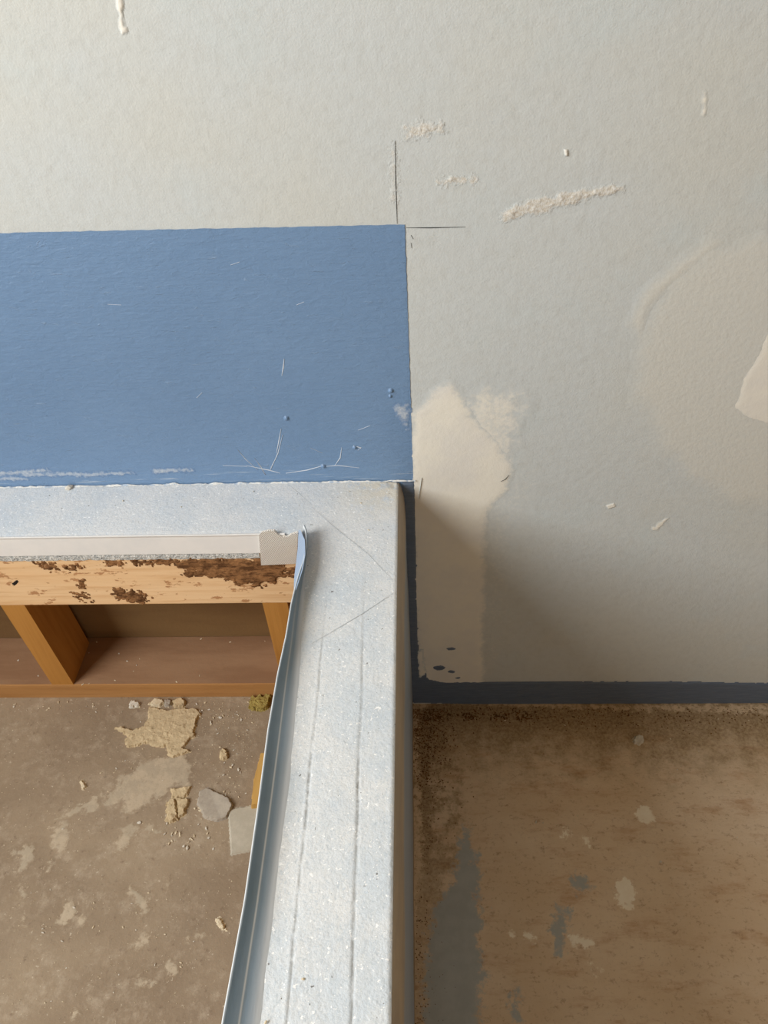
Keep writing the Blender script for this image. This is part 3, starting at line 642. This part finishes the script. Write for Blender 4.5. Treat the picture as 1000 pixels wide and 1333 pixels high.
chip('plaster_chip', z8([(270,112),(300,90),(335,86),(352,105),(330,126),(290,128)]), 0.006, M_CRUMB, 'first crumbled chip between slab and bottom plate', 'plaster')
chip('plaster_chip', z8([(395,100),(440,86),(462,98),(455,130),(415,134)]), 0.006, M_PLAS, 'last crumbled chip between slab and bottom plate', 'plaster')
chip('plaster_chip', z8([(350,95),(375,86),(392,100),(380,128),(358,124)]), 0.006, M_CHIPG, 'darker middle chip crumbled between slab and plate', 'plaster')
chip('plaster_sliver', z3([(698,790),(712,788),(738,826),(726,828)]), 0.004, M_CRUMB, 'long white plaster sliver on bare floor near the bead', 'plaster')
chip('plaster_sliver', z3([(262,345),(270,340),(281,362),(272,370)]), 0.004, M_CRUMB, 'short plaster sliver on brown floor left of grey splotch', 'plaster')
chip('wood_scrap', upx([(340,985),(356,984),(352,1052),(328,1053),(331,1020)]), 0.012, M_YPINE, 'yellow pine offcut beside the pale card under curled bead', 'wood offcut', rough=0.0002, lump=0)
chip('insulation_tuft', z8([(808,100),(850,76),(925,72),(918,120),(900,140),(850,150),(815,128)]), 0.008, M_MOSS, 'yellow green insulation tuft at plate end beside curled bead', 'insulation', rough=0.002)
chip('plaster_chip', lpx([(825,961),(830,958),(837,959),(838,965),(833,970),(826,968)]), 0.006, M_CRUMBW, 'single pale chip on the dusty lower floor near blue band', 'plaster')

# crumbs: a few shared shapes, each crumb an object
def crumb_mesh(seed, mat):
    rr = random.Random(seed); bm = bmesh.new(); bmesh.ops.create_icosphere(bm, subdivisions=1, radius=1.0)
    for v in bm.verts: v.co = Vector((v.co.x*rr.uniform(0.7, 1.3), v.co.y*rr.uniform(0.5, 1.0), max(v.co.z, -0.35)*rr.uniform(0.4, 0.75)+0.16))
    zmin = min(v.co.z for v in bm.verts)
    for v in bm.verts: v.co.z -= zmin
    me = bpy.data.meshes.new('plaster_crumb'); bm.to_mesh(me); bm.free(); me.materials.append(mat); return me
CM = [crumb_mesh(k, M_CRUMB if k % 3 else M_CRUMBW) for k in range(8)]
rc = random.Random(21)
def crumb(p, r, label, group):
    o = bpy.data.objects.new('plaster_crumb', rc.choice(CM)); col.objects.link(o); o.location = p
    o.rotation_euler = (0, 0, rc.uniform(0, 6.28)); o.scale = (r*rc.uniform(0.8, 1.4), r*rc.uniform(0.6, 1.0), r); tag(o, label, 'plaster', group); return o
ZONES = ('between plaster slab and bottom plate', 'between plaster slab and curled bead', 'below the jagged plaster chips', 'around the curled grey paper', 'along the bottom plate under the left stud', 'around the grey trodden splotch', 'on the bare stretch without chips', 'between jagged chips and grey paper')
def inside_strip(x, y): return x < 388-(y-692)*0.155-14
for zone, (cx, cy, sx, sy, n, r0, r1) in zip(ZONES, ((250,925,60,12,26,0.0012,0.003), (310,935,34,40,34,0.001,0.0026), (240,1085,34,16,26,0.0012,0.0034), (300,1010,30,40,22,0.001,0.0028), (90,920,90,8,24,0.001,0.0026), (180,1010,70,60,18,0.001,0.002), (200,1200,170,120,40,0.0009,0.0022), (262,1055,16,14,10,0.0014,0.0032))):
    for _ in range(n):
        x, y = rc.gauss(cx, sx*0.6), rc.gauss(cy, sy*0.6)
        if y < 914 or not inside_strip(x, y) or x < -30: continue
        crumb(onZ(x, y, ZL), rc.uniform(r0, r1), 'tiny off-white plaster crumb on upper floor '+zone, 'plaster crumbs on upper floor '+zone)
ZPT = zb_(1.238)
for (x, y) in ((126,836),(116,850),(155,851),(166,861),(182,858),(178,866),(174,874),(150,886),(108,891),(116,890),(24,860),(50,880),(300,836),(345,835),(262,832),(260,880),(230,888)):
    crumb(onZ(x, y, ZPT), rc.uniform(0.0012, 0.0026), 'tiny plaster crumb resting on the wooden bottom plate between studs', 'crumbs on the bottom plate')
for (x, y) in ((618,935),(658,938),(735,944),(873,962),(935,936),(975,938),(910,978),(882,1002),(698,1070),(707,1071),(752,1062),(892,1068),(860,1122),(545,1255),(800,984),(960,1090),(640,1182),(990,1115)):
    crumb(onZ(x, y, 0.0), rc.uniform(0.0012, 0.0026), 'tiny pale crumb loose on the worn reddish lower floor', 'crumbs on the lower floor')
LS = 'small white plaster crumb lying on the misted white sill'
for (x, y, r) in ((90,636,0.0065),(160,652,0.0018),(330,640,0.0015),(470,655,0.0018),(455,640,0.0015),(480,690,0.0015),(404,623,0.003),(395,1275,0.0016),(346,1331,0.002),(420,905,0.001),(236,660,0.0016)):
    crumb(onZ(x, y, ZT+0.0003), r, LS, 'crumbs on the sill')
# dirt grains nobody could count
def grains(name, zones, z, mat, label, cat, seed):
    rr = random.Random(seed); V, Fs = [], []
    for (fx_, n, r0, r1) in zones:
        for _ in range(n):
            p = fx_(rr)
            if p is None: continue
            r = rr.uniform(r0, r1); a_ = rr.uniform(0, 6.28); k = len(V)
            for q in range(4): V.append((p[0]+r*math.cos(a_+q*1.57)*rr.uniform(.6, 1.3), p[1]+r*math.sin(a_+q*1.57)*rr.uniform(.6, 1.3), z))
            V.append((p[0], p[1], z+r*rr.uniform(0.5, 1.1)))
            Fs += [(k, k+1, k+4), (k+1, k+2, k+4), (k+2, k+3, k+4), (k+3, k, k+4)]
    o = link(name, V, Fs, mat); o['kind'] = 'stuff'; return tag(o, label, cat)
xb = XR+0.014
grains('dirt_grains', [(lambda r: (xb+abs(r.gauss(0, 0.035)), WY-0.012-abs(r.gauss(0, 0.08))), 900, 0.0006, 0.0018), (lambda r: (xb+abs(r.uniform(0, 0.9)), WY-0.010-abs(r.gauss(0, 0.022))), 900, 0.0005, 0.0018),
    (lambda r: (xb+0.05+r.gauss(0, 0.012)+r.choice((0.0, 0.06, 0.12, 0.17)), WY-0.03+r.gauss(0, 0.006)), 200, 0.001, 0.0026), (lambda r: (xb+abs(r.gauss(0, 0.022)), r.uniform(0.2, WY-0.05)), 500, 0.0005, 0.0013)],
    0.0003, M_GRAIN, 'loose brown sawdust and dirt along the blue banded wall', 'dirt', 5)
def _up(r):
    x, y = r.uniform(-20, 350), r.uniform(915, 1340)
    if not inside_strip(x, y): return None
    return onZ(x, y, ZL)
grains('plaster_dust', [(_up, 420, 0.0004, 0.0011), (lambda r: (lambda x, y: onZ(x, y, ZL) if inside_strip(x, y) and y > 913 else None)(r.gauss(270, 50), r.gauss(950, 40)), 250, 0.0005, 0.0012)],
    ZL+0.0002, M_CRUMB, 'fine pale plaster dust scattered over the brown upper floor', 'dust', 6)
